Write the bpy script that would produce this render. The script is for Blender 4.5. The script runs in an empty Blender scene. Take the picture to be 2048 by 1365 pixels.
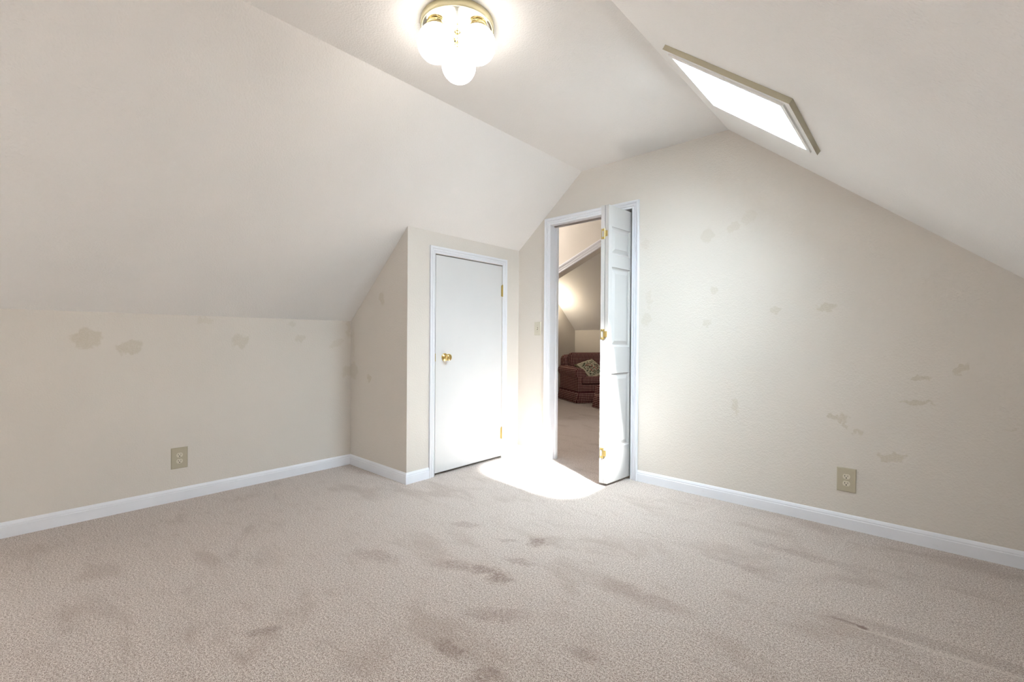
import bpy, bmesh, math, random
from mathutils import Vector, Matrix

# ------------------------------------------------------------------ camera, sky, sun, exposure
sc = bpy.context.scene
COL = sc.collection
FPX = 914.2785
YAW, PITCH, ROLL = 0.7296362, -0.0045768, 0.0068420
EYE = Vector((0, 0, 1.05))
fw = Vector((-math.sin(YAW)*math.cos(PITCH), math.cos(YAW)*math.cos(PITCH), math.sin(PITCH)))
rt = Vector((math.cos(YAW), math.sin(YAW), 0)); up = rt.cross(fw)
rt2 = math.cos(ROLL)*rt + math.sin(ROLL)*up; up2 = -math.sin(ROLL)*rt + math.cos(ROLL)*up
cd = bpy.data.cameras.new('camera'); cam = bpy.data.objects.new('camera', cd); COL.objects.link(cam)
cd.sensor_width = 36; cd.lens = FPX/2048*36; cd.clip_start = 0.02; cd.clip_end = 200
m = Matrix((rt2, up2, -fw)).transposed().to_4x4(); m.translation = EYE
cam.matrix_world = m
sc.camera = cam
sc.view_settings.view_transform = 'Standard'; sc.view_settings.look = 'None'
sc.view_settings.gamma = 1; sc.view_settings.use_curve_mapping = False
sc.view_settings.exposure = 0.42

world = bpy.data.worlds.new('sky'); sc.world = world; world.use_nodes = True
SUN = Vector((0.58, -0.218, 0.78)).normalized()            # towards the sun, through the skylight
SKY_BASE, SKY_GLOW, SKY_POW = 27.0, 72.0, 8.0                # hazy white sky, brighter round the sun
wn_ = world.node_tree; bg = wn_.nodes['Background']; bg.inputs[0].default_value = (0.76, 0.885, 1.0, 1)
tc_ = wn_.nodes.new('ShaderNodeTexCoord'); dp_ = wn_.nodes.new('ShaderNodeVectorMath'); dp_.operation = 'DOT_PRODUCT'
dp_.inputs[1].default_value = SUN; wn_.links.new(tc_.outputs['Generated'], dp_.inputs[0])
def wmath(op, a, b):
    n = wn_.nodes.new('ShaderNodeMath'); n.operation = op
    for i, v in enumerate((a, b)):
        if isinstance(v, float): n.inputs[i].default_value = v
        else: wn_.links.new(v, n.inputs[i])
    return n.outputs[0]
w_ = wmath('POWER', wmath('MAXIMUM', dp_.outputs['Value'], 0.0), SKY_POW)
wn_.links.new(wmath('ADD', wmath('MULTIPLY', w_, SKY_GLOW), SKY_BASE), bg.inputs[1])

def light(name, kind, loc, energy, color=(1, 1, 1), rot=None, **kw):
    d = bpy.data.lights.new(name, kind); d.energy = energy; d.color = color
    for k, v in kw.items(): setattr(d, k, v)
    o = bpy.data.objects.new(name, d); o.location = loc
    if rot is not None: o.rotation_euler = rot
    COL.objects.link(o); return o
sun = light('sun', 'SUN', (3, -1, 6), 180.0, (0.97, 0.98, 1.0), angle=math.radians(8))
sun.rotation_euler = SUN.to_track_quat('Z', 'Y').to_euler()

# ------------------------------------------------------------------ measured room
XK, YC, XC, YW = -3.5384, 1.9446, -2.7486, 3.1614
HK, HC, XL, XR, SR = 1.1885, 2.4242, -2.0749, -0.9452, -0.8301
SLL = (HC-HK)/(XL-XK)
XE = 0.62                      # low wall beside the camera
YB = -1.9                      # wall behind the camera
def zr(x): return HC + SR*(x-XR)
def zl(x): return HK + SLL*(x-XK)
# the landing and the room beyond
Y2, Y3 = 4.2, 4.315
XF, YF, HF, SF = -5.1, 7.57, 1.23, -0.869

# ------------------------------------------------------------------ daylight portals and added fill lights
SKN = Vector((-SR, 0, 1)).normalized(); SKT = Vector((1, 0, SR)).normalized()   # roof normal (up), down-slope
SX0, SX1, SY0, SY1 = -0.812, -0.383, 1.962, 2.508           # opening of the skylight, on the ceiling plane
skc = Vector(((SX0+SX1)/2, (SY0+SY1)/2, zr((SX0+SX1)/2)))
p = light('skylight_portal', 'AREA', skc + SKN*0.17, 1.0, shape='RECTANGLE', size=0.56, size_y=0.55)
p.data.cycles.is_portal = True
p.rotation_euler = Matrix((SKT, SKN.cross(SKT), SKN)).transposed().to_euler()
WY0, WY1, WZ0, WZ1 = -1.30, -0.77, 0.34, 1.00               # added fill window, low in the knee wall beside the camera
p = light('fill_window_portal', 'AREA', (XE+0.09, (WY0+WY1)/2, (WZ0+WZ1)/2), 1.0, shape='RECTANGLE', size=WZ1-WZ0, size_y=WY1-WY0, rot=(0, math.pi/2, 0))
p.data.cycles.is_portal = True
LY0, LY1 = -1.86, -0.92                                      # second added fill window, in the long knee wall behind the camera
p = light('fill_window_portal', 'AREA', (XK-0.09, (LY0+LY1)/2, (WZ0+WZ1)/2), 1.0, shape='RECTANGLE', size=WZ1-WZ0, size_y=LY1-LY0, rot=(0, -math.pi/2, 0))
p.data.cycles.is_portal = True
light('landing_fill', 'POINT', (-3.9, 3.7, 2.3), 20.0, (1.0, 0.95, 0.91), shadow_soft_size=0.12)  # added fill light to brighten the landing, no fitting behind it
light('far_room_fill', 'AREA', (-2.6, 5.2, 2.2), 7.5, (1.0, 0.95, 0.88), rot=(0, math.radians(20), 0), size=0.8)  # added fill light over the far room, stands for no fitting there

# ------------------------------------------------------------------ materials
def mat(name, color=(.8, .8, .8), rough=.5, metal=0.0, spec=.5, emit=None, estr=0):
    mt = bpy.data.materials.new(name); mt.use_nodes = True
    b = mt.node_tree.nodes['Principled BSDF']
    b.inputs['Base Color'].default_value = (*color, 1); b.inputs['Roughness'].default_value = rough
    b.inputs['Metallic'].default_value = metal; b.inputs['Specular IOR Level'].default_value = spec
    if emit: b.inputs['Emission Color'].default_value = (*emit, 1); b.inputs['Emission Strength'].default_value = estr
    return mt
class NT:
    def __init__(s, mt): s.t = mt.node_tree; s.n = s.t.nodes; s.b = s.n['Principled BSDF']; s.co = s.n.new('ShaderNodeTexCoord').outputs['Object']
    def new(s, ty, **kw):
        n = s.n.new(ty)
        for k, v in kw.items():
            if k.startswith('i_'): n.inputs[int(k[2:]) if k[2:].isdigit() else k[2:]].default_value = v
            else: setattr(n, k, v)
        return n
    def l(s, a, b): s.t.links.new(a, b)
    def math(s, op, a, b=None, c=None, clamp=False):
        n = s.n.new('ShaderNodeMath'); n.operation = op; n.use_clamp = clamp
        for i, v in enumerate((a, b, c)):
            if v is None: continue
            if isinstance(v, (int, float)): n.inputs[i].default_value = v
            else: s.l(v, n.inputs[i])
        return n.outputs[0]
    def noise(s, scale, detail=2, rough=.5, vec=None, out='Fac', dist=0):
        n = s.n.new('ShaderNodeTexNoise'); n.inputs['Scale'].default_value = scale; n.inputs['Detail'].default_value = detail
        n.inputs['Roughness'].default_value = rough; n.inputs['Distortion'].default_value = dist
        s.l(vec or s.co, n.inputs['Vector']); return n.outputs[out]
    def ramp(s, v, a, b, lo=0., hi=1.):
        n = s.n.new('ShaderNodeMapRange'); n.interpolation_type = 'SMOOTHSTEP'
        s.l(v, n.inputs[0]); n.inputs[1].default_value = a; n.inputs[2].default_value = b; n.inputs[3].default_value = lo; n.inputs[4].default_value = hi
        return n.outputs[0]
    def mix(s, f, a, b):
        n = s.n.new('ShaderNodeMix'); n.data_type = 'RGBA'
        if isinstance(f, (int, float)): n.inputs[0].default_value = f
        else: s.l(f, n.inputs[0])
        for i, v in ((6, a), (7, b)):
            if isinstance(v, tuple): n.inputs[i].default_value = (*v[:3], 1)
            else: s.l(v, n.inputs[i])
        return n.outputs[2]
    def bump(s, h, dist, strength=1.0, prev=None):
        n = s.n.new('ShaderNodeBump'); n.inputs['Distance'].default_value = dist; n.inputs['Strength'].default_value = strength
        s.l(h, n.inputs['Height'])
        if prev: s.l(prev, n.inputs['Normal'])
        return n.outputs[0]
    def warp(s, scale, amt):
        c = s.noise(scale, 3, out='Color')
        sub = s.n.new('ShaderNodeVectorMath'); sub.operation = 'SUBTRACT'; s.l(c, sub.inputs[0]); sub.inputs[1].default_value = (.5, .5, .5)
        sca = s.n.new('ShaderNodeVectorMath'); sca.operation = 'SCALE'; s.l(sub.outputs[0], sca.inputs[0]); sca.inputs['Scale'].default_value = amt
        add = s.n.new('ShaderNodeVectorMath'); add.operation = 'ADD'; s.l(s.co, add.inputs[0]); s.l(sca.outputs[0], add.inputs[1])
        return add.outputs[0]
    def blobs(s, vec, items, plane, soft=.15):
        """patches of touched-up paint or stain: (u, v, half_u, half_v, angle_deg, weight)"""
        acc = None
        for (u, v, a, b, ang, w) in items:
            mp = s.n.new('ShaderNodeMapping'); mp.vector_type = 'TEXTURE'; s.l(vec, mp.inputs['Vector'])
            r = math.radians(ang)
            if plane == 'XZ': L, R, S = (u, 0, v), (0, -r, 0), (a, 1e3, b)
            elif plane == 'YZ': L, R, S = (0, u, v), (r, 0, 0), (1e3, a, b)
            else: L, R, S = (u, v, 0), (0, 0, r), (a, b, 1e3)
            mp.inputs['Location'].default_value = L; mp.inputs['Rotation'].default_value = R; mp.inputs['Scale'].default_value = S
            ln = s.n.new('ShaderNodeVectorMath'); ln.operation = 'LENGTH'; s.l(mp.outputs[0], ln.inputs[0])
            d = s.ramp(ln.outputs['Value'], .97+soft, .97-soft, 0, w)
            acc = d if acc is None else s.math('MAXIMUM', acc, d)
        return acc

def wall_mat(name, color, items=None, plane='XZ', dark=None, bump=.0008):
    mt = mat(name, color, .62, spec=.25); t = NT(mt)
    big = t.noise(1.3, 3)
    c = t.mix(t.ramp(big, .3, .7), tuple(x*.975 for x in color), tuple(min(1, x*1.015) for x in color))
    if items:
        mk = t.blobs(t.warp(30, .075), items, plane, .17)
        sp = t.ramp(t.noise(150, 2), .25, .7, .55, 1)
        c = t.mix(t.math('MULTIPLY', mk, sp), c, dark or tuple(a*b for a, b in zip(color, (.845, .825, .76))))
    t.l(c, t.b.inputs['Base Color'])
    h = t.math('ADD', t.ramp(t.noise(115, 1.2, .5), .25, .85), t.math('MULTIPLY', t.noise(300, 1), .22))
    t.l(t.bump(h, bump), t.b.inputs['Normal'])
    return mt

WALLC = (.722, .678, .628)
CEILC = (.850, .828, .808)
R_PATCH = [(-1.073, 1.755, .045, .045, 0, .5), (-.907, 1.785, .042, .03, 20, .5), (-.813, 1.834, .045, .04, 30, .35), (-1.516, 1.757, .035, .04, 0, .3),
           (-1.028, 1.379, .022, .028, 0, .6), (-1.071, 1.167, .026, .026, 0, .6), (-1.485, 1.35, .022, .07, 0, .35), (-1.50, 1.20, .045, .04, 40, .5),
           (-.662, 1.239, .028, .022, 0, .7), (-.408, 1.244, .05, .026, 0, .8), (-.891, .628, .02, .055, 8, .65),
           (-.365, .618, .03, .015, -35, 1), (-.322, .622, .018, .028, -25, .9), (-.312, .580, .013, .022, 0, .8), (-.256, .549, .024, .012, 30, .8),
           (.004, .862, .045, .013, 10, .9), (.151, .913, .014, .042, -50, .9), (-.014, .734, .07, .012, 0, .95), (-.117, .428, .06, .02, 5, .9), (-.095, .445, .05, .01, 12, .9), (.316, .639, .02, .006, 0, .6)]
K_PATCH = [(.325, 1.035, .065, .055, 0, .9), (.515, .984, .062, .038, 12, .85), (.905, 1.155, .05, .022, 0, .45), (1.115, 1.022, .052, .05, 20, .7), (1.461, 1.15, .026, .024, 0, .5),
           (1.53, 1.044, .038, .026, 0, .6), (1.82, 1.00, .075, .028, 20, .45), (1.925, 1.12, .022, .07, 0, .6), (1.915, .77, .05, .045, 0, .6)]
C_PATCH = [(-3.077, 1.355, .035, .055, 10, .8), (-3.256, .731, .035, .028, 0, .9), (-3.49, .78, .07, .07, 0, .6), (-3.50, 1.02, .02, .12, 0, .4)]
M_wall = wall_mat('wall_paint', WALLC)
M_gable = wall_mat('wall_paint_gable', WALLC, R_PATCH, 'XZ')
M_knee = wall_mat('wall_paint_knee', WALLC, K_PATCH, 'YZ')
M_cside = wall_mat('wall_paint_side', WALLC, C_PATCH, 'XZ')
M_ceil = wall_mat('ceiling_paint', CEILC, bump=.0009)
M_hall = wall_mat('wall_paint_landing', (.72, .675, .61))

def white_mat(name, color=(.80, .81, .845), rough=.35, scuff=0):
    mt = mat(name, color, rough, spec=.45); t = NT(mt)
    c = t.mix(t.ramp(t.noise(3, 3), .3, .7), tuple(x*.975 for x in color), color)
    if scuff:
        mp = t.new('ShaderNodeMapping'); mp.inputs['Scale'].default_value = (6, 6, 60); t.l(t.co, mp.inputs['Vector'])
        s = t.ramp(t.noise(2.2, 4, .6, mp.outputs[0]), .70, .76)
        c = t.mix(t.math('MULTIPLY', s, scuff), c, (.42, .40, .38))
    t.l(c, t.b.inputs['Base Color'])
    return mt
M_trim = white_mat('trim_gloss_white', (.83, .84, .885))
M_base = white_mat('baseboard_white', (.88, .90, .96), .38, .5)
M_door = white_mat('door_white', (.70, .70, .705), .42)
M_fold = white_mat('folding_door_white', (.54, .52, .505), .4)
M_dark = mat('dark_gap', (.02, .018, .017), .9)

M_brass = mat('polished_brass', (.80, .60, .24), .16, 1.0)
M_abrass = mat('hinge_brass', (.55, .42, .16), .34, 1.0)
M_lampbrass = mat('lamp_brass', (.74, .68, .46), .38, 1.0); M_mirror = mat('lamp_mirror_brass', (.90, .86, .74), .12, 1.0); M_pale = mat('lamp_pale_brass', (.88, .74, .42), .18, 1.0)
M_tan = mat('almond_plastic', (.475, .43, .325), .38)
M_ivory = mat('ivory_plastic', (.66, .62, .52), .35)
M_slot = mat('slot_black', (.01, .01, .01), .8)
M_screw = mat('screw_metal', (.45, .42, .33), .4, .8)
M_globe = mat('frosted_globe', (.9, .9, .88), .3, emit=(1.0, .95, .88), estr=5.5)
M_skyframe = white_mat('skylight_trim_white', (.80, .80, .78), .45)
M_skyedge = mat('skylight_trim_edge', (.46, .43, .32), .5)
M_shaft = white_mat('skylight_shaft_white', (.84, .86, .88), .6)

def glass_mat(name='window_glass', tint=(.96, .98, .97)):
    mt = bpy.data.materials.new(name); mt.use_nodes = True; n = mt.node_tree.nodes; n.clear()
    o = n.new('ShaderNodeOutputMaterial'); mx = n.new('ShaderNodeMixShader'); mx.inputs[0].default_value = .06
    a = n.new('ShaderNodeBsdfTransparent'); g = n.new('ShaderNodeBsdfGlossy'); g.inputs['Roughness'].default_value = .02
    a.inputs[0].default_value = (*tint, 1)
    L = mt.node_tree.links.new; L(a.outputs[0], mx.inputs[1]); L(g.outputs[0], mx.inputs[2]); L(mx.outputs[0], o.inputs[0]); return mt
M_glass = glass_mat(); M_warmfill = glass_mat('warm_fill_glass', (1.0, .955, .90))  # warm tint only colours the light from the added fill windows

def carpet_mat():
    mt = mat('carpet', (.45, .36, .30), .95, spec=.08); t = NT(mt); b = t.b
    b.inputs['Sheen Weight'].default_value = .25; b.inputs['Sheen Roughness'].default_value = .6
    b.inputs['Sheen Tint'].default_value = (.9, .88, .9, 1)
    f1 = t.noise(330, 2, .7); f2 = t.noise(130, 3, .6); f3 = t.noise(30, 3, .6)
    fine = t.math('ADD', t.math('MULTIPLY', f1, .68), t.math('MULTIPLY', f2, .32))
    c = t.mix(t.ramp(fine, .40, .60), (.255, .185, .145), (.875, .795, .745))
    # trodden and brushed areas
    mp = t.new('ShaderNodeMapping'); mp.inputs['Scale'].default_value = (1.0, 2.2, 1); mp.inputs['Rotation'].default_value = (0, 0, math.radians(25)); t.l(t.co, mp.inputs['Vector'])
    w = t.ramp(t.noise(2.1, 5, .62, mp.outputs[0], dist=.4), .50, .68)
    c = t.mix(t.math('MULTIPLY', w, .36), c, (.30, .225, .18))
    w2_ = t.ramp(t.noise(7, 5, .7, mp.outputs[0]), .52, .70)
    c = t.mix(t.math('MULTIPLY', w2_, .22), c, (.30, .22, .18))
    spots = [(-1.476, 1.46, .07, .035, 20, .75), (-1.373, 1.467, .055, .05, 0, .8), (-1.47, 1.85, .045, .05, 0, .8), (-1.60, 1.76, .05, .02, 30, .5), (-1.40, 1.63, .07, .03, 10, .5), (-1.60, 1.40, .1, .04, 20, .5),
             (-1.744, .616, .06, .022, 60, .6), (-1.175, 1.011, .07, .03, 0, .6), (-.822, 1.294, .06, .03, 0, .45), (-1.95, 1.2, .12, .05, 20, .4), (-1.2, 1.25, .12, .04, 40, .45), (-1.0, 1.0, .05, .035, 40, .55),
             (-.85, 1.75, .16, .05, 0, .3), (-.65, 2.3, .16, .03, 0, .35), (-.45, 2.62, .22, .04, 0, .35), (-1.9, 1.75, .08, .04, 30, .45)]
    mk = t.blobs(t.warp(26, .10), spots, 'XY', .5)
    mk = t.math('MULTIPLY', mk, t.ramp(t.noise(60, 4, .7), .32, .66, .3, 1.25))
    c = t.mix(t.math('MULTIPLY', mk, .85, clamp=True), c, (.21, .135, .105))
    # pressed lines left by furniture and the vacuum (u0, v0, u1, v1, half width, lighter?)
    lines = [(-.20, 2.09, .32, 2.13, .011, 1), (-1.30, 2.99, -.93, 3.02, .006, .5), (-1.02, 2.70, -.93, 3.08, .010, .55), (-.31, 2.72, -.28, 3.05, .010, .5),
             (-1.33, 2.72, -1.28, 3.0, .007, .5), (-1.45, 2.74, -.95, 2.76, .006, .45), (.15, 1.72, .45, 1.74, .01, .5)]
    wv = t.warp(9, .02); acc = None
    for (x0, y0, x1, y1, hw, wt) in lines:
        L = math.hypot(x1-x0, y1-y0)
        acc2 = t.blobs(wv, [((x0+x1)/2, (y0+y1)/2, L/2, hw, math.degrees(math.atan2(y1-y0, x1-x0)), wt)], 'XY')
        acc = acc2 if acc is None else t.math('MAXIMUM', acc, acc2)
    c = t.mix(t.math('MULTIPLY', acc, .40), c, (.72, .64, .58))
    d3 = t.blobs(t.warp(60, .015), [(-.20, 2.112, .055, .009, 4, .55), (-.152, 2.108, .016, .011, 0, .9), (.285, 2.125, .02, .008, 20, .7)], 'XY', .4)
    c = t.mix(d3, c, (.20, .13, .10))
    d2 = t.blobs(wv, [(.08, 2.165, .34, .035, 3, .5), (.02, 1.95, .45, .05, 3, .25)], 'XY')
    c = t.mix(t.math('MULTIPLY', d2, .45), c, (.24, .18, .14))
    t.l(c, b.inputs['Base Color'])
    nb = t.bump(fine, .005, .8); nb = t.bump(f3, .004, .25, nb)
    t.l(nb, b.inputs['Normal'])
    return mt
M_carpet = carpet_mat()

def gingham_mat(name='gingham', period=.027):
    mt = mat(name, (.3, .1, .1), .9, spec=.1); t = NT(mt)
    tc = t.n.new('ShaderNodeTexCoord')
    sp = t.n.new('ShaderNodeSeparateXYZ'); t.l(tc.outputs['Object'], sp.inputs[0])
    sn = t.n.new('ShaderNodeSeparateXYZ'); t.l(tc.outputs['Normal'], sn.inputs[0])
    st = [t.ramp(t.math('ABSOLUTE', t.math('SUBTRACT', t.math('FRACT', t.math('DIVIDE', t.math('ADD', sp.outputs[i], 10), period)), .5)), .24, .31) for i in range(3)]
    ab = [t.math('ABSOLUTE', sn.outputs[i]) for i in range(3)]
    # the axis most along the normal is left out of the weave
    isx = t.math('MULTIPLY', t.math('GREATER_THAN', ab[0], ab[1]), t.math('GREATER_THAN', ab[0], ab[2]))
    isz = t.math('MULTIPLY', t.math('GREATER_THAN', ab[2], ab[0]), t.math('GREATER_THAN', ab[2], ab[1]))
    isy = t.math('SUBTRACT', t.math('SUBTRACT', 1, isx), isz)
    tot = None
    for s, k in zip(st, (isx, isy, isz)):
        v = t.math('MULTIPLY', s, t.math('SUBTRACT', 1, k)); tot = v if tot is None else t.math('ADD', tot, v)
    c = t.mix(t.ramp(tot, .6, 1.1), (.060, .018, .022), (.23, .070, .075))
    c = t.mix(t.ramp(tot, 1.45, 1.9), c, (.72, .58, .50))
    t.l(c, t.b.inputs['Base Color']); t.l(t.bump(t.noise(300, 2), .001), t.b.inputs['Normal'])
    return mt
M_ging = gingham_mat()
def pillow_mat():
    mt = mat('tapestry', (.5, .45, .35), .9, spec=.1); t = NT(mt)
    sp = t.n.new('ShaderNodeSeparateXYZ'); t.l(t.co, sp.inputs[0])
    e = t.math('MAXIMUM', t.math('ABSOLUTE', sp.outputs[1]), t.math('ABSOLUTE', sp.outputs[2]))
    r = t.math('SQRT', t.math('ADD', t.math('MULTIPLY', sp.outputs[1], sp.outputs[1]), t.math('MULTIPLY', sp.outputs[2], sp.outputs[2])))
    fl = t.ramp(t.noise(38, 2, .6, dist=1.0), .47, .55)
    ro = t.ramp(t.noise(27, 2, .5, dist=.6), .55, .62)
    body = t.math('MULTIPLY', fl, t.ramp(e, .178, .13))
    c = t.mix(body, (.60, .55, .42), (.035, .055, .035))
    c = t.mix(t.math('MULTIPLY', ro, t.ramp(r, .15, .10)), c, (.30, .07, .07))
    c = t.mix(t.ramp(e, .182, .190), c, (.15, .125, .08))
    c = t.mix(t.math('MULTIPLY', t.ramp(e, .182, .19), t.ramp(t.noise(60, 2), .5, .6)), c, (.28, .22, .15))
    t.l(c, t.b.inputs['Base Color']); return mt
M_pillow = pillow_mat()

# ------------------------------------------------------------------ mesh helpers
def tag(o, label=None, cat=None, group=None, kind=None):
    if label: o['label'] = label
    if cat: o['category'] = cat
    if group: o['group'] = group
    if kind: o['kind'] = kind
    return o
def obj(name, bm, m, parent=None, smooth=False, loc=None, rot=None):
    me = bpy.data.meshes.new(name)
    bmesh.ops.recalc_face_normals(bm, faces=bm.faces[:])
    if smooth:
        for f in bm.faces: f.smooth = True
    bm.to_mesh(me); bm.free()
    ms = m if isinstance(m, (list, tuple)) else [m]
    for x in ms: me.materials.append(x)
    o = bpy.data.objects.new(name, me); COL.objects.link(o)
    if parent: o.parent = parent
    if loc is not None: o.location = loc
    if rot is not None: o.rotation_euler = rot
    return o
def empty(name, loc=(0, 0, 0), rz=0, rot=None):
    o = bpy.data.objects.new(name, None); COL.objects.link(o); o.location = loc; o.rotation_euler = rot or (0, 0, rz); o.empty_display_size = .05
    return o
def box(bm, x0, x1, y0, y1, z0, z1, bev=0, mi=0, M=None):
    v = [bm.verts.new((x, y, z)) for x in (x0, x1) for y in (y0, y1) for z in (z0, z1)]
    fs = [bm.faces.new([v[i] for i in q]) for q in ((0, 1, 3, 2), (4, 6, 7, 5), (0, 4, 5, 1), (2, 3, 7, 6), (0, 2, 6, 4), (1, 5, 7, 3))]
    for f in fs: f.material_index = mi
    if bev:
        es = list({e for f in fs for e in f.edges})
        r = bmesh.ops.bevel(bm, geom=es, offset=bev, segments=2, affect='EDGES', profile=.5)
        v = list({x for f in r['faces'] for x in f.verts} | {x for x in v if x.is_valid})
        for f in r['faces']: f.material_index = mi
    if M: bmesh.ops.transform(bm, matrix=M, verts=[x for x in v if x.is_valid])
    return v
def prism(bm, poly, axis, a, b, mi=0):
    """poly: 2-D outline; axis 'Y': (x,z) outline run along Y; 'X': (y,z); 'Z': (x,y)"""
    def P(q, t): return {'Y': (q[0], t, q[1]), 'X': (t, q[0], q[1]), 'Z': (q[0], q[1], t)}[axis]
    A = [bm.verts.new(P(q, a)) for q in poly]; B = [bm.verts.new(P(q, b)) for q in poly]; n = len(poly)
    fs = [bm.faces.new(A[::-1]), bm.faces.new(B)] + [bm.faces.new((A[i], A[(i+1) % n], B[(i+1) % n], B[i])) for i in range(n)]
    for f in fs: f.material_index = mi
    return A + B
def lathe(bm, prof, segs=32, M=None, mi=0):
    rings = []; vs = []
    for (r, z) in prof:
        if r < 1e-6: ring = [bm.verts.new((0, 0, z))]
        else: ring = [bm.verts.new((r*math.cos(2*math.pi*k/segs), r*math.sin(2*math.pi*k/segs), z)) for k in range(segs)]
        rings.append(ring); vs += ring
    for a, b in zip(rings, rings[1:]):
        for k in range(segs):
            k2 = (k+1) % segs
            q = [a[k % len(a)], a[k2 % len(a)], b[k2 % len(b)], b[k % len(b)]]
            q = list(dict.fromkeys(q))
            if len(q) > 2: bm.faces.new(q).material_index = mi
    if M: bmesh.ops.transform(bm, matrix=M, verts=vs)
    return vs
def tube(bm, pts, r, segs=12):
    pts = [Vector(p) for p in pts]; rings = []
    ref = Vector((0, 0, 1))
    for i, p in enumerate(pts):
        d = (pts[min(i+1, len(pts)-1)] - pts[max(i-1, 0)]).normalized()
        a = d.cross(ref) if abs(d.dot(ref)) < .97 else d.cross(Vector((1, 0, 0)))
        a.normalize(); b = d.cross(a)
        rings.append([bm.verts.new(p + (a*math.cos(2*math.pi*k/segs) + b*math.sin(2*math.pi*k/segs))*r) for k in range(segs)])
    for A, B in zip(rings, rings[1:]):
        for k in range(segs): bm.faces.new((A[k], A[(k+1) % segs], B[(k+1) % segs], B[k]))
    bm.faces.new(rings[0][::-1]); bm.faces.new(rings[-1])
def sweep(bm, path, prof, fmap, d0=None, d1=None, caps=True):
    """path in 2-D; profile (offset to the right of travel, height); fmap(u, v, h) -> 3-D. d0/d1: travel direction before/after for mitres"""
    n = len(path); rings = []
    dirs = [(Vector(path[i+1])-Vector(path[i])).normalized() for i in range(n-1)]
    for i in range(n):
        a = dirs[i-1] if i > 0 else (Vector(d0).normalized() if d0 else dirs[0])
        b = dirs[i] if i < n-1 else (Vector(d1).normalized() if d1 else dirs[-1])
        na, nb = Vector((a.y, -a.x)), Vector((b.y, -b.x))
        mv = na + nb; mv = mv / (1 + na.dot(nb)) if 1 + na.dot(nb) > 1e-4 else na
        rings.append([bm.verts.new(fmap(path[i][0]+mv.x*o, path[i][1]+mv.y*o, h)) for (o, h) in prof])
    for A, B in zip(rings, rings[1:]):
        for k in range(len(prof)-1): bm.faces.new((A[k], A[k+1], B[k+1], B[k]))
        bm.faces.new((A[-1], A[0], B[0], B[-1]))
    if caps: bm.faces.new(rings[0]); bm.faces.new(rings[-1][::-1])
def struct(name, bm, m, label, cat=None, parent=None, **k):
    o = obj(name, bm, m, parent, **k); tag(o, label, cat, kind='structure'); return o
B = bmesh.new

# ------------------------------------------------------------------ room shell
bm = B(); 
v = [bm.verts.new(q) for q in ((-6.5, -2.6, 0), (1.6, -2.6, 0), (1.6, 8.4, 0), (-6.5, 8.4, 0))]; bm.faces.new(v)
struct('floor', bm, M_carpet, 'beige speckled cut-pile carpet with trodden patches and brush lines', 'carpet')

bm = B(); t_ = HK+.02
box(bm, XK-.12, XK, YB-.1, LY0, -.05, t_); box(bm, XK-.12, XK, LY1, YC+.08, -.05, t_); box(bm, XK-.12, XK, LY0, LY1, -.05, WZ0); box(bm, XK-.12, XK, LY0, LY1, WZ1, t_)
box(bm, XK-.12, XK-.06, YC+.08, YW+.02, -.05, t_)
struct('wall_left', bm, M_knee, 'low cream wall under the long slope, with stained touch-up spots and one outlet', 'wall')
bm = B(); prism(bm, [(XK-.02, -.05), (XC, -.05), (XC, zl(XC)+.03), (XK-.02, zl(XK-.02)+.03)], 'Y', YC, YC+.085)
struct('wall_closet_side', bm, M_cside, 'shaded narrow cream wall on the closet side, topped by the slope', 'wall')
DY0, DY1, DZ = 2.197, 2.938, 1.694       # closet door opening
bm = B(); T = .09
box(bm, XC-T, XC, YC+.085, DY0, -.05, zl(XC)+.02); box(bm, XC-T, XC, DY1, YW+.02, -.05, zl(XC)+.02); box(bm, XC-T, XC, DY0, DY1, DZ, zl(XC)+.02)
struct('wall_closet_front', bm, M_wall, 'cream wall of the closet around the small white door', 'wall')
OX0, OX1, OZ = -2.385, -1.622, 2.033      # doorway
bm = B(); G1 = YW+.115
box(bm, -4.4, OX0-.015, YW, G1, -.05, 3.0); box(bm, OX1+.015, 1.3, YW, G1, -.05, 3.0); box(bm, OX0-.015, OX1+.015, YW, G1, OZ+.015, 3.0)
struct('wall_gable', bm, M_gable, 'tall cream gable wall with the doorway and many pale touch-up spots', 'wall')
bm = B(); t_ = zr(XE)+.02
box(bm, XE, XE+.12, YB-.1, WY0, -.05, t_); box(bm, XE, XE+.12, WY1, YW+.1, -.05, t_); box(bm, XE, XE+.12, WY0, WY1, -.05, WZ0); box(bm, XE, XE+.12, WY0, WY1, WZ1, t_)
struct('wall_right', bm, M_wall, 'low cream wall beside the camera', 'wall')
bm = B(); box(bm, -4.0, 1.2, YB-.12, YB, -.05, 3)
struct('wall_back', bm, M_wall, 'cream gable wall behind the camera', 'wall')

bm = B(); prism(bm, [(XK-.12, zl(XK-.12)), (XL, HC), (XL, HC+.2), (XK-.12, zl(XK-.12)+.22)], 'Y', YB-.1, YW+.05)
struct('ceiling_slope_left', bm, M_ceil, 'long off-white sloping ceiling over the low wall', 'ceiling')
bm = B(); box(bm, XL, XR, YB-.1, YW+.05, HC, HC+.2)
struct('ceiling', bm, M_ceil, 'flat off-white ceiling strip carrying the brass lamp', 'ceiling')
bm = B()
def slope_piece(xa, xb, ya, yb):
    t = .145; n = SKN*t
    def q(x, off): return (x + n.x*off, zr(x) + n.z*off)
    prism(bm, [q(xa, 0), q(xb, 0), q(xb, 1), q(xa, 1)], 'Y', ya, yb)
slope_piece(XR, XE+.12, YB-.1, SY0); slope_piece(XR, XE+.12, SY1, YW+.05)
slope_piece(XR, SX0, SY0, SY1); slope_piece(SX1, XE+.12, SY0, SY1)
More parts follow.
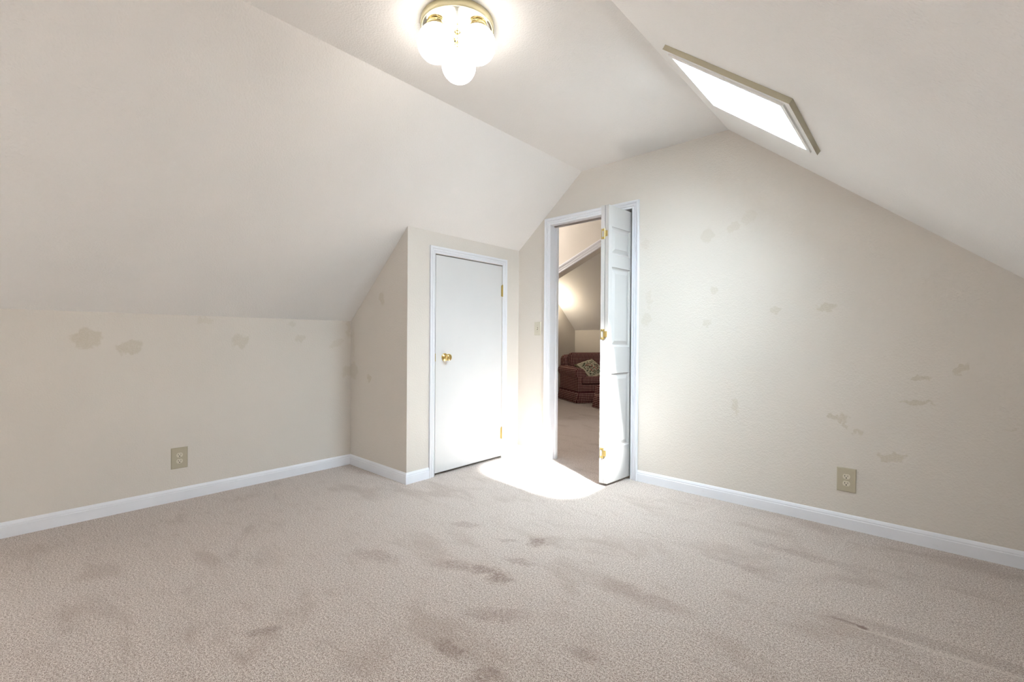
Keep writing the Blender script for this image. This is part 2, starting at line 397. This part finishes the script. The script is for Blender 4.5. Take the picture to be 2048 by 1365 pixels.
prism(bm, [(XR, HC), (XR+.15, HC+.06), (XR+.1, HC+.2), (XR, HC+.2)], 'Y', YB-.1, YW+.05)
struct('ceiling_slope_right', bm, M_ceil, 'off-white sloping ceiling holding the skylight', 'ceiling')

# skylight: shaft lining, trim frame standing proud of the ceiling, sash and pane
sk = empty('window_1', skc, rot=Matrix((SKT, SKN.cross(SKT), SKN)).transposed().to_euler()); tag(sk, 'white framed skylight in the sloping ceiling, blown out by daylight', 'skylight', kind='structure')
hu = (SX1-SX0)/2*math.hypot(1, SR); hv = (SY1-SY0)/2
def ring(bm, hu0, hv0, hu1, hv1, z0, z1, mi=0, edge=None):
    """rectangular frame between inner (hu0,hv0) and outer (hu1,hv1)"""
    for (a, b, c, d) in ((-hu1, hu1, -hv1, -hv0), (-hu1, hu1, hv0, hv1), (-hu1, -hu0, -hv0, hv0), (hu0, hu1, -hv0, hv0)):
        box(bm, a, b, c, d, z0, z1, mi=mi)
bm = B(); ring(bm, hu-.004, hv-.004, hu+.012, hv+.012, -.004, .20)
obj('shaft', bm, M_shaft, sk)
bm = B(); ring(bm, hu-.006, hv-.006, hu+.036, hv+.036, -.020, 0)
ring(bm, hu-.006, hv-.006, hu+.012, hv+.012, -.027, -.020)
for f in bm.faces:
    c = f.calc_center_median()
    if abs(abs(c.x)-(hu+.036)) < .002 or abs(abs(c.y)-(hv+.036)) < .002: f.material_index = 1
fr = obj('frame', bm, [M_skyframe, M_skyedge], sk); tag(fr, 'white trim with yellowed outer edges')
bm = B(); ring(bm, hu-.030, hv-.030, hu-.004, hv-.004, .145, .175)
obj('sash', bm, M_shaft, sk)
bm = B(); box(bm, -hu+.02, hu-.02, -hv+.02, hv-.02, .158, .162)
obj('pane', bm, M_glass, sk)

# added windows out of view, put in to fill the room with light
for nm, x, y0, y1, lab in (('fill_window_2', XE+.06, WY0, WY1, 'added unseen fill window, low and white framed, in the knee wall beside the camera'), ('fill_window_3', XK-.06, LY0, LY1, 'added unseen fill window, low and white framed, in the long knee wall behind the camera')):
    wn = empty(nm, (x, (y0+y1)/2, WZ0)); tag(wn, lab, 'added window', kind='structure')
    bm = B(); w2 = (y1-y0)/2; hz = WZ1-WZ0
    box(bm, -.04, .04, -w2, -w2+.05, 0, hz); box(bm, -.04, .04, w2-.05, w2, 0, hz); box(bm, -.04, .04, -w2+.05, w2-.05, 0, .05); box(bm, -.04, .04, -w2+.05, w2-.05, hz-.05, hz); box(bm, -.03, .03, -.02, .02, .05, hz-.05)
    obj('window_frame', bm, M_trim, wn)
    bm = B(); box(bm, -.002, .002, -w2+.04, w2-.04, .04, hz-.04); obj('pane', bm, M_warmfill, wn)

# baseboards
BP = [(0, 0), (.013, 0), (.013, .056), (.010, .060), (.0105, .066), (.006, .076), (.002, .081), (0, .081)]
fXY = lambda u, v, h: (u, v, h)
def base(name, path, label, d0=None, d1=None):
    bm = B(); sweep(bm, path, BP, fXY, d0, d1); struct(name, bm, M_base, label, 'baseboard')
E_, W_, N_, S_ = (1, 0), (-1, 0), (0, 1), (0, -1)
base('baseboard_left', [(XK, YB), (XK, YC)], 'scuffed white baseboard along the low outlet wall', None, E_)
base('baseboard_closet_side', [(XK, YC), (XC, YC)], 'short shaded white baseboard on the closet side wall', N_, N_)
base('baseboard_closet_front', [(XC, YC), (XC, 2.142)], 'stub of white baseboard between closet corner and closet door', E_, None)
base('baseboard_closet_corner', [(XC, 2.993), (XC, YW)], 'stub of white baseboard between closet door and room corner', None, E_)
base('baseboard_doorway', [(XC, YW), (-2.443, YW)], 'short white baseboard under the light switch', N_, None)
base('baseboard_gable', [(-1.565, YW), (XE, YW)], 'long white baseboard on the gable wall right of the doorway', None, S_)
base('baseboard_right', [(XE, YW), (XE, YB)], 'white baseboard on the wall beside the camera', E_, None)

# casings: colonial profile (offset outward from the opening, thickness)
CP = [(0, 0), (0, .008), (.004, .011), (.010, .0115), (.013, .0075), (.016, .0075), (.020, .0125), (.030, .014), (.033, .0095), (.036, .0095), (.040, .017), (.050, .0205), (.056, .0195), (.058, .016), (.058, 0)]
def casing(name, path, fmap, label, scale=1.0):
    bm = B(); sweep(bm, path, [(-o*scale, h*scale) for o, h in CP], fmap); return struct(name, bm, M_trim, label, 'door casing')
g = .004
casing('trim_1', [(DY0-g, 0), (DY0-g, DZ+g), (DY1+g, DZ+g), (DY1+g, 0)], lambda u, v, h: (XC+h*.8, u, v), 'slim white casing around the small closet door', .88)
tr = casing('trim_2', [(OX0, 0), (OX0, OZ), (OX1, OZ), (OX1, 0)], lambda u, v, h: (u, YW-h, v), 'white moulded casing and jamb around the tall doorway')
bm = B()
box(bm, OX0-.016, OX0, YW, G1, 0, OZ); box(bm, OX1, OX1+.016, YW, G1, 0, OZ); box(bm, OX0-.016, OX1+.016, YW, G1, OZ, OZ+.016)
box(bm, OX0, OX0+.009, YW+.075, YW+.105, 0, OZ); box(bm, OX1-.009, OX1, YW+.075, YW+.105, 0, OZ)
obj('jamb', bm, M_trim, tr)
bm = B(); box(bm, OX0+.002, OX1-.002, YW+.045, YW+.07, OZ-.010, OZ-.001)
t_ = obj('track', bm, mat('track_metal', (.30, .27, .25), .45, .7), tr); tag(t_, 'dark metal folding door track')

# ------------------------------------------------------------------ closet door
d1 = empty('door_1', (XC, DY0, 0)); tag(d1, 'small flat white closet door with a round brass knob', 'door', kind='structure')
bm = B(); W = DY1-DY0
box(bm, -.032, .002, .0035, W-.004, .021, DZ-.0075, bev=.0015)
obj('door_panel', bm, M_door, d1)
bm = B(); Mk = Matrix.Translation((.002, .092, .905)) @ Matrix.Rotation(math.pi/2, 4, 'Y')
lathe(bm, [(.0, 0), (.030, 0), (.0315, .003), (.028, .007), (.020, .009), (.013, .012), (.0115, .020), (.012, .028), (.018, .033), (.0255, .041), (.0275, .050), (.0255, .058), (.018, .0635), (.0, .065)], 40, Mk)
k_ = obj('door_knob', bm, M_brass, d1, True); tag(k_, 'round polished brass knob')
bm = B(); box(bm, -.020, .0025, .0015, .005, .875, .935); obj('latch_plate', bm, M_abrass, d1)
for z in (1.47, .222):
    bm = B(); lathe(bm, [(0, -.05), (.0055, -.05), (.0055, .05), (0, .05)], 12, Matrix.Translation((.006, W, z)))
    lathe(bm, [(0, .05), (.004, .05), (.005, .054), (0, .057)], 12, Matrix.Translation((.006, W, z)))
    box(bm, .0005, .0045, W-.014, W+.013, z-.048, z+.048)
    h_ = obj('hinge', bm, M_abrass, d1); tag(h_, 'tarnished brass hinge')

# ------------------------------------------------------------------ folding door in the doorway
d2 = empty('door_2', (-1.66, 2.88, 0)); tag(d2, 'white panelled folding door standing folded out of the doorway', 'folding door', kind='structure')
LW, LT, LH0, LH1 = .362, .029, .020, 2.012
def leaf_bm():
    """leaf from u=0 (hinge edge) to LW, y=u; thickness from -LT to 0; panelled face at x=0 and x=-LT"""
    bm = B(); m0, m1 = .040, LW-.078
    panels = [(1.664, 1.862), (.998, 1.572), (.262, .806)]
    for side in (0, 1):
        X = (lambda d: -d) if side == 0 else (lambda d: -LT + d)
        def quad(u0, u1, z0, z1, d=0):
            vs = [bm.verts.new((X(d), u, z)) for u, z in ((u0, z0), (u1, z0), (u1, z1), (u0, z1))]; bm.faces.new(vs if side == 0 else vs[::-1])
        quad(0, m0, LH0, LH1); quad(m1, LW, LH0, LH1)
        zs = [LH0] + [z for p in sorted(panels) for z in p] + [LH1]
        for i in range(0, len(zs), 2): quad(m0, m1, zs[i], zs[i+1])
        for (z0, z1) in panels:
            rings = [(0, 0), (.003, .006), (.011, .0105), (.018, .0105), (.040, .003), (.043, .0015)]
            prev = None
            for (ins, d) in rings:
                cur = [bm.verts.new((X(d), u, z)) for u, z in ((m0+ins, z0+ins), (m1-ins, z0+ins), (m1-ins, z1-ins), (m0+ins, z1-ins))]
                if prev:
                    for k in range(4):
                        f = (prev[k], prev[(k+1) % 4], cur[(k+1) % 4], cur[k]); bm.faces.new(f if side == 0 else f[::-1])
                prev = cur
            bm.faces.new(prev if side == 0 else prev[::-1])
    for (u0, u1, z0, z1) in ((0, 0, LH0, LH1), (LW, LW, LH0, LH1)):
        bm.faces.new([bm.verts.new(q) for q in ((0, u0, z0), (0, u0, z1), (-LT, u0, z1), (-LT, u0, z0))])
    for z in (LH0, LH1):
        bm.faces.new([bm.verts.new(q) for q in ((0, 0, z), (0, LW, z), (-LT, LW, z), (-LT, 0, z))])
    bmesh.ops.remove_doubles(bm, verts=bm.verts[:], dist=1e-5)
    return bm
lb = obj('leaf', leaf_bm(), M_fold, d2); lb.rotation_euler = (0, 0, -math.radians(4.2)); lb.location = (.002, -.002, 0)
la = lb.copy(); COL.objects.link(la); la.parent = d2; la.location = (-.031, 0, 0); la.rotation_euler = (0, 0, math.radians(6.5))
for z in (1.808, 1.088, .236):
    bm = B()
    # big plate with a cut-out on the far leaf, small plate on the near leaf, barrel between
    a0, a1 = -.0325-.024, -.0325
    for q in ((a0, a1, z+.022, z+.037), (a0, a1, z-.037, z-.022), (a0, a0+.004, z-.022, z+.022), (a1-.004, a1, z-.022, z+.022)):
        box(bm, q[0], q[1], -.0045, -.002, q[2], q[3])
    box(bm, -.0255, -.006, -.0065, -.004, z-.021, z+.021)
    lathe(bm, [(0, -.037), (.0035, -.037), (.0035, .037), (0, .037)], 12, Matrix.Translation((-.0295, -.005, z)))
    for zz in (z-.03, z+.03): lathe(bm, [(0, 0), (.003, 0), (.002, .001), (0, .0015)], 8, Matrix.Translation((-.045, -.0045, zz)) @ Matrix.Rotation(math.pi/2, 4, 'X'))
    h_ = obj('hinge', bm, M_abrass, d2); tag(h_, 'small two-plate brass hinge')
bm = B(); lathe(bm, [(0, 0), (.006, 0), (.006, .02), (.004, .02), (.004, .03), (0, .03)], 12, Matrix.Translation((.012, .335, 2.008)))
obj('pivot', bm, M_ivory, d2)

# ------------------------------------------------------------------ outlets and switch
def rounded_plate(bm, w, h, d, bev=.004):
    """plate in the local XZ plane, face towards -Y, back at y=0"""
    a = [(-w/2, -h/2), (w/2, -h/2), (w/2, h/2), (-w/2, h/2)]
    A = [bm.verts.new((x, 0, z)) for x, z in a]; Bv = [bm.verts.new((x, -d*.35, z)) for x, z in a]
    Cv = [bm.verts.new((x*(1-2*bev/w), -d, z*(1-2*bev/h))) for x, z in a]
    for P_, Q_ in ((A, Bv), (Bv, Cv)):
        for k in range(4): bm.faces.new((P_[k], P_[(k+1) % 4], Q_[(k+1) % 4], Q_[k]))
    bm.faces.new(Cv); bm.faces.new(A[::-1])
def outlet(loc, rz, label):
    r = empty('wall_outlet', loc, rz); tag(r, label, 'electrical outlet', 'double outlets on almond plates')
    bm = B(); rounded_plate(bm, .089, .134, .0065); obj('cover_plate', bm, M_tan, r)
    for s in (-1, 1):
        bm = B(); n = 28; ring0 = []; 
        out = []
        for k in range(n):
            a = 2*math.pi*k/n; x = .0172*math.cos(a); z = max(-.0138, min(.0138, .0172*math.sin(a))); out.append((x, z + s*.0195))
        vs = prism(bm, out, 'Y', -.0064, -.0084)
        so = obj('socket', bm, M_ivory, r)
        bm = B(); z = s*.0195
        box(bm, -.0078, -.0056, -.0088, -.0080, z-.001, z+.0075); box(bm, .0056, .0076, -.0088, -.0080, z, z+.0070)
        prism(bm, [(.0030*math.cos(t), z-.0075+.0030*math.sin(t)) for t in [2*math.pi*k/14 for k in range(14)]], 'Y', -.0088, -.0080)
        obj('slots', bm, M_slot, so)
    bm = B(); lathe(bm, [(0, 0), (.0030, 0), (.0022, .0012), (0, .0015)], 14, Matrix.Translation((0, -.0064, 0)) @ Matrix.Rotation(math.pi/2, 4, 'X'))
    obj('screw', bm, M_screw, r)
    return r
outlet((XK, .764, .2725), math.radians(90), 'almond double outlet low on the knee wall under the long slope')
outlet((-.3045, YW, .2725), 0, 'almond double outlet low on the tall gable wall, right of the doorway')
sw = empty('light_switch', (-2.523, YW, 1.1435)); tag(sw, 'almond toggle light switch between the closet corner and the doorway', 'light switch')
bm = B(); rounded_plate(bm, .074, .118, .006); obj('cover_plate', bm, mat('switch_almond', (.60, .565, .47), .4), sw)
bm = B(); box(bm, -.005, .005, -.0066, -.0055, -.012, .012); obj('slot', bm, mat('switch_slot', (.16, .15, .11), .6), sw)
bm = B(); prism(bm, [(-.0062, -.005), (-.0175, .0045), (-.0165, .0085), (-.0062, .006)], 'X', -.0038, .0038); obj('toggle', bm, M_ivory, sw)
for z in (.030, -.030):
    bm = B(); lathe(bm, [(0, 0), (.003, 0), (.0022, .0012), (0, .0015)], 12, Matrix.Translation((0, -.006, z)) @ Matrix.Rotation(math.pi/2, 4, 'X')); obj('screw', bm, M_screw, sw)

# ------------------------------------------------------------------ ceiling lamp
LX, LY = -1.515, 1.324
lp = empty('ceiling_lamp', (LX, LY, HC)); tag(lp, 'brass flush ceiling lamp with three glowing frosted globes', 'ceiling lamp')
bm = B(); lathe(bm, [(0, 0), (.153, 0), (.1575, -.004), (.1585, -.032), (.1565, -.036), (.153, -.036), (.150, -.031), (.0, -.030)], 72)
obj('backplate', bm, M_lampbrass, lp, True)
bm = B(); lathe(bm, [(.1495, -.0315), (.143, -.034), (0, -.035)], 72)
o_ = obj('reflector', bm, M_mirror, lp, True); tag(o_, 'mirror bright inner face')
bm = B(); lathe(bm, [(0, -.034), (.013, -.034), (.014, -.040), (.0085, -.044), (.0085, -.066), (.011, -.068), (.011, -.074), (.0085, -.076), (.0085, -.092), (.010, -.096), (.007, -.103), (0, -.106)], 28)
obj('finial', bm, M_pale, lp, True)
GZ = 2.300-HC; GR = .0775
for (gx, gy) in ((-.027, -.0965), (.0985, .026), (-.0715, .0725)):
    g_ = Vector((gx, gy, GZ)); k = GR/.075
    bm = B(); lathe(bm, [(0, .089), (.030, .089), (.038, .086), (.0395, .083), (.0395, .0655), (.0375, .0645), (.0365, .080), (0, .083)], 36, Matrix.Translation(g_))
    obj('globe_holder', bm, M_pale, lp, True)
    bm = B(); prof = [(.029, .079), (.030, .0722)] + [(GR*math.sin(t), GR*math.cos(t)) for t in [math.acos(.92) + (math.pi-math.acos(.92))*k_/24 for k_ in range(25)]]
    prof[-1] = (0, -GR)
    lathe(bm, prof, 48, Matrix.Translation(g_)); obj('globe', bm, M_globe, lp, True)

# ------------------------------------------------------------------ landing and the room beyond
bm = B(); box(bm, -4.4, -4.3, G1-.02, Y2+.02, -.05, 2.8); struct('wall_landing_left', bm, M_hall, 'landing wall out of sight left of the doorway', 'wall')
bm = B(); box(bm, -.9, -.8, G1-.02, Y2+.02, -.05, 2.8); struct('wall_landing_right', bm, M_hall, 'landing wall out of sight behind the gable wall', 'wall')
bm = B(); box(bm, -4.4, -.8, G1-.02, Y3, 2.62, 2.75); struct('ceiling_landing', bm, M_ceil, 'flat ceiling over the landing beyond the doorway', 'ceiling')
SA = (2.011-1.789)/(-2.535+3.051)
def zs(x): return 1.789 + SA*(x+3.051)
AX0, AX1 = -3.75, -2.0
bm = B()
prism(bm, [(-6.2, -.05), (AX0, -.05), (AX0, 4.4), (-6.2, 4.4)], 'Y', Y2, Y3)
prism(bm, [(AX1, -.05), (-.6, -.05), (-.6, 4.4), (AX1, 4.4)], 'Y', Y2, Y3)
prism(bm, [(AX0, zs(AX0)), (AX1, zs(AX1)), (AX1, 4.4), (AX0, 4.4)], 'Y', Y2, Y3)
struct('wall_landing_far', bm, M_hall, 'pinkish cream wall seen above the slanted casing through the doorway', 'wall')
casing('trim_3', [(AX0, 0), (AX0, zs(AX0)), (AX1, zs(AX1)), (AX1, 0)], lambda u, v, h: (u, Y2-h, v), 'slanted white moulded casing beyond the doorway', 1.25)
bm = B(); prism(bm, [(Y3-.05, -.05), (YF+.1, -.05), (YF+.1, HF-.04), (Y3-.05, HF-SF*(YF-Y3)+.1)], 'X', XF-.1, XF); struct('wall_far_left', bm, M_hall, 'cream side wall of the far room, left of the armchair', 'wall')
bm = B(); box(bm, XF-.1, -.6, YF, YF+.1, -.05, HF+.02); struct('wall_far_back', bm, M_hall, 'low cream wall behind the armchair', 'wall')
bm = B(); box(bm, -.8, -.7, Y3-.05, YF+.1, -.05, 4.3); struct('wall_far_right', bm, M_hall, 'far room wall out of sight behind the folding door', 'wall')
bm = B(); prism(bm, [(YF+.1, HF+SF*.1), (YF+.1, HF+SF*.1+.2), (Y3-.1, HF-SF*(YF-Y3+.1)+.2), (Y3-.1, HF-SF*(YF-Y3+.1))], 'X', XF-.1, -.6); struct('ceiling_far', bm, M_ceil, 'sloping ceiling of the far room above the armchair', 'ceiling')
bm = B(); sweep(bm, [(XF, Y3), (XF, YF)], BP, fXY, None, E_); struct('baseboard_far_left', bm, M_base, 'white baseboard beside the armchair in the far room', 'baseboard')
bm = B(); sweep(bm, [(XF, YF), (-.8, YF)], BP, fXY, N_, None); struct('baseboard_far_back', bm, M_base, 'white baseboard behind the armchair in the far room', 'baseboard')

# floor lamp just out of sight, washing the far slope
fl = empty('floor_lamp', (-5.0, 6.66, 0)); tag(fl, 'floor lamp in the far room hidden behind the doorway jamb', 'floor lamp')
bm = B(); lathe(bm, [(0, 0), (.09, 0), (.09, .012), (.03, .03), (0, .03)], 28); obj('base', bm, M_abrass, fl, True)
bm = B(); lathe(bm, [(0, .02), (.009, .02), (.009, 1.5), (0, 1.5)], 14); obj('pole', bm, M_abrass, fl, True)
bm = B(); lathe(bm, [(0, 1.49), (.05, 1.50), (.09, 1.53), (.092, 1.53), (.052, 1.495), (0, 1.485)], 28); obj('lamp_shade', bm, M_abrass, fl, True)
light('floor_lamp_bulb', 'POINT', (-5.0, 6.66, 1.62), 10.0, (1.0, .88, .70), shadow_soft_size=0.03)

# armchair (local: +x to its front, y across, origin on the floor at its centre)
FV = Vector((.87, -.50)).normalized(); WV = Vector((-FV.y, FV.x))
CW, CD = .94, .84
c0 = Vector((-4.15, 6.28)) + WV*(CW/2) - FV*(CD/2)
ch = empty('armchair', (c0.x, c0.y, 0), math.atan2(FV.y, FV.x)); tag(ch, 'burgundy and cream gingham armchair with a pleated skirt in the far room', 'armchair')
def soften(o, bev=.03, seg=3, sub=0):
    b = o.modifiers.new('bevel', 'BEVEL'); b.width = bev; b.segments = seg
    for p_ in o.data.polygons: p_.use_smooth = True
    if sub: s = o.modifiers.new('sub', 'SUBSURF'); s.levels = sub; s.render_levels = sub
bm = B(); box(bm, -CD/2+.03, CD/2-.05, -CW/2+.06, CW/2-.06, .12, .31); soften(obj('base', bm, M_ging, ch), .025)
for s in (-1, 1):
    bm = B(); prof = [(0, .12), (.15, .12), (.155, .42), (.185, .46), (.200, .50), (.192, .545), (.160, .580), (.115, .590), (.06, .578), (.02, .54), (.0, .48), (-.004, .3)]
    # outer side of the arm bulges outward; profile x measured from the inner face outward
    pr = [((-CW/2+.17-a) if s < 0 else (CW/2-.17+a), z) for a, z in prof]
    A = []; 
    xs = [(-CD/2+.06, .0), (-.1, 0), (CD/2-.10, -.012), (CD/2-.055, -.02)]
    rings = [[bm.verts.new((x, y, z + (dz if z > .4 else 0))) for y, z in pr] for x, dz in xs]
    for R0, R1 in zip(rings, rings[1:]):
        for k in range(len(pr)): bm.faces.new((R0[k], R0[(k+1) % len(pr)], R1[(k+1) % len(pr)], R1[k]))
    bm.faces.new(rings[0]); bm.faces.new(rings[-1][::-1])
    soften(obj('arm', bm, M_ging, ch), .012, 2)
bm = B()
for k in range(1):
    prof = [(-CD/2+.02, .12), (-CD/2+.19, .12), (-CD/2+.20, .50), (-CD/2+.13, .73), (-CD/2+.10, .77), (-CD/2+.04, .775), (-CD/2-.005, .745), (-CD/2+.0, .5)]
ys = [(-CW/2+.05, -.04), (-CW/2+.09, 0), (0, .02), (CW/2-.09, 0), (CW/2-.05, -.04)]
rings = [[bm.verts.new((x, y, z + (dz if z > .6 else 0))) for x, z in prof] for y, dz in ys]
for R0, R1 in zip(rings, rings[1:]):
    for k in range(len(prof)): bm.faces.new((R0[k], R0[(k+1) % len(prof)], R1[(k+1) % len(prof)], R1[k]))
bm.faces.new(rings[0]); bm.faces.new(rings[-1][::-1])
soften(obj('backrest', bm, M_ging, ch), .02)
bm = B(); box(bm, -.085, .085, -CW/2+.115, CW/2-.115, -.205, .215); o = obj('back_cushion', bm, M_ging, ch, loc=(-CD/2+.235, 0, .600), rot=(0, -.22, 0)); soften(o, .06, 4)
bm = B(); box(bm, -.34, .375, -CW/2+.175, CW/2-.175, .305, .435); box(bm, .27, .395, -CW/2+.075, CW/2-.075, .305, .432); o = obj('seat_cushion', bm, M_ging, ch); soften(o, .035, 4)
def skirt(name, hx, hy, h, parent, amp=.012, n=26):
    bm = B(); pts = []; L = 2*(hx+hy)*2; N = 220
    for i in range(N):
        s = i/N*L; c = [(-hx, -hy), (hx, -hy), (hx, hy), (-hx, hy)]; d = s; seg = [2*hx, 2*hy, 2*hx, 2*hy]; k = 0
        while d > seg[k]: d -= seg[k]; k += 1
        a, b_ = c[k], c[(k+1) % 4]; t = d/seg[k]; nx, ny = [(0, -1), (1, 0), (0, 1), (-1, 0)][k]
        w = abs(math.sin(math.pi*n*i/N/1.0))**.4
        pts.append((a[0]+(b_[0]-a[0])*t, a[1]+(b_[1]-a[1])*t, nx, ny, w))
    rows = []
    for z, sp, am in ((h, 0, 0), (h*.72, .008, .4), (.006, .03, 1.0)):
        rows.append([bm.verts.new((x + nx*(sp+amp*am*w*2), y + ny*(sp+amp*am*w*2), z)) for x, y, nx, ny, w in pts])
    for r0, r1 in zip(rows, rows[1:]):
        for k in range(N): bm.faces.new((r0[k], r0[(k+1) % N], r1[(k+1) % N], r1[k]))
    o = obj(name, bm, M_ging, parent, True); s_ = o.modifiers.new('thick', 'SOLIDIFY'); s_.thickness = .006; return o
skirt('skirt', CD/2-.045, CW/2-.012, .185, ch)

# throw pillow leaning in the chair
pc = c0 + FV*.14 - WV*.10
pl = bpy.data.meshes.new('throw_pillow')
bm = B(); n = 24; S_h = .22; grid = {}
for sd in (1, -1):
    for i in range(n+1):
        for j in range(n+1):
            u, v_ = i/n*2-1, j/n*2-1; th = .075*(max(0, (1-u*u))*max(0, (1-v_*v_)))**.45
            k = 1 - .05*(1-abs(u)**2)*abs(v_)**3 ; k2 = 1-.05*(1-abs(v_)**2)*abs(u)**3
            if th < 1e-6 and (0, i, j) in grid: grid[(sd, i, j)] = grid[(0, i, j)]; continue
            vv = bm.verts.new((sd*th, u*S_h*k2, v_*S_h*k)); grid[(sd, i, j)] = vv
            if th < 1e-6: grid[(0, i, j)] = vv
for sd in (1, -1):
    for i in range(n):
        for j in range(n):
            q = [grid[(sd, i, j)], grid[(sd, i+1, j)], grid[(sd, i+1, j+1)], grid[(sd, i, j+1)]]; bm.faces.new(q if sd > 0 else q[::-1])
pw = obj('throw_pillow', bm, M_pillow, None, True)
tag(pw, 'square floral tapestry pillow with an olive border leaning in the gingham armchair', 'pillow')
pw.rotation_mode = 'XYZ'
pw.matrix_world = Matrix.Translation((pc.x, pc.y, .530)) @ Matrix.Rotation(math.atan2(FV.y, FV.x), 4, 'Z') @ Matrix.Rotation(-.88, 4, 'Y') @ Matrix.Rotation(math.radians(20), 4, 'X')

# ottoman in front of the chair
OWd, ODp, OH = .56, .44, .34
oc = Vector((-3.79, 6.16)) + WV*(OWd/2) + FV*(ODp/2)
ot = empty('ottoman', (oc.x, oc.y, 0), math.atan2(FV.y, FV.x)); tag(ot, 'gingham ottoman with a pleated skirt, in front of the armchair', 'ottoman')
bm = B(); box(bm, -ODp/2, ODp/2, -OWd/2, OWd/2, .21, OH); soften(obj('cushion', bm, M_ging, ot), .03, 4)
bm = B(); box(bm, -ODp/2+.015, ODp/2-.015, -OWd/2+.015, OWd/2-.015, .1, .21); obj('base', bm, M_ging, ot)
skirt('skirt', ODp/2-.004, OWd/2-.004, .215, ot, n=18)
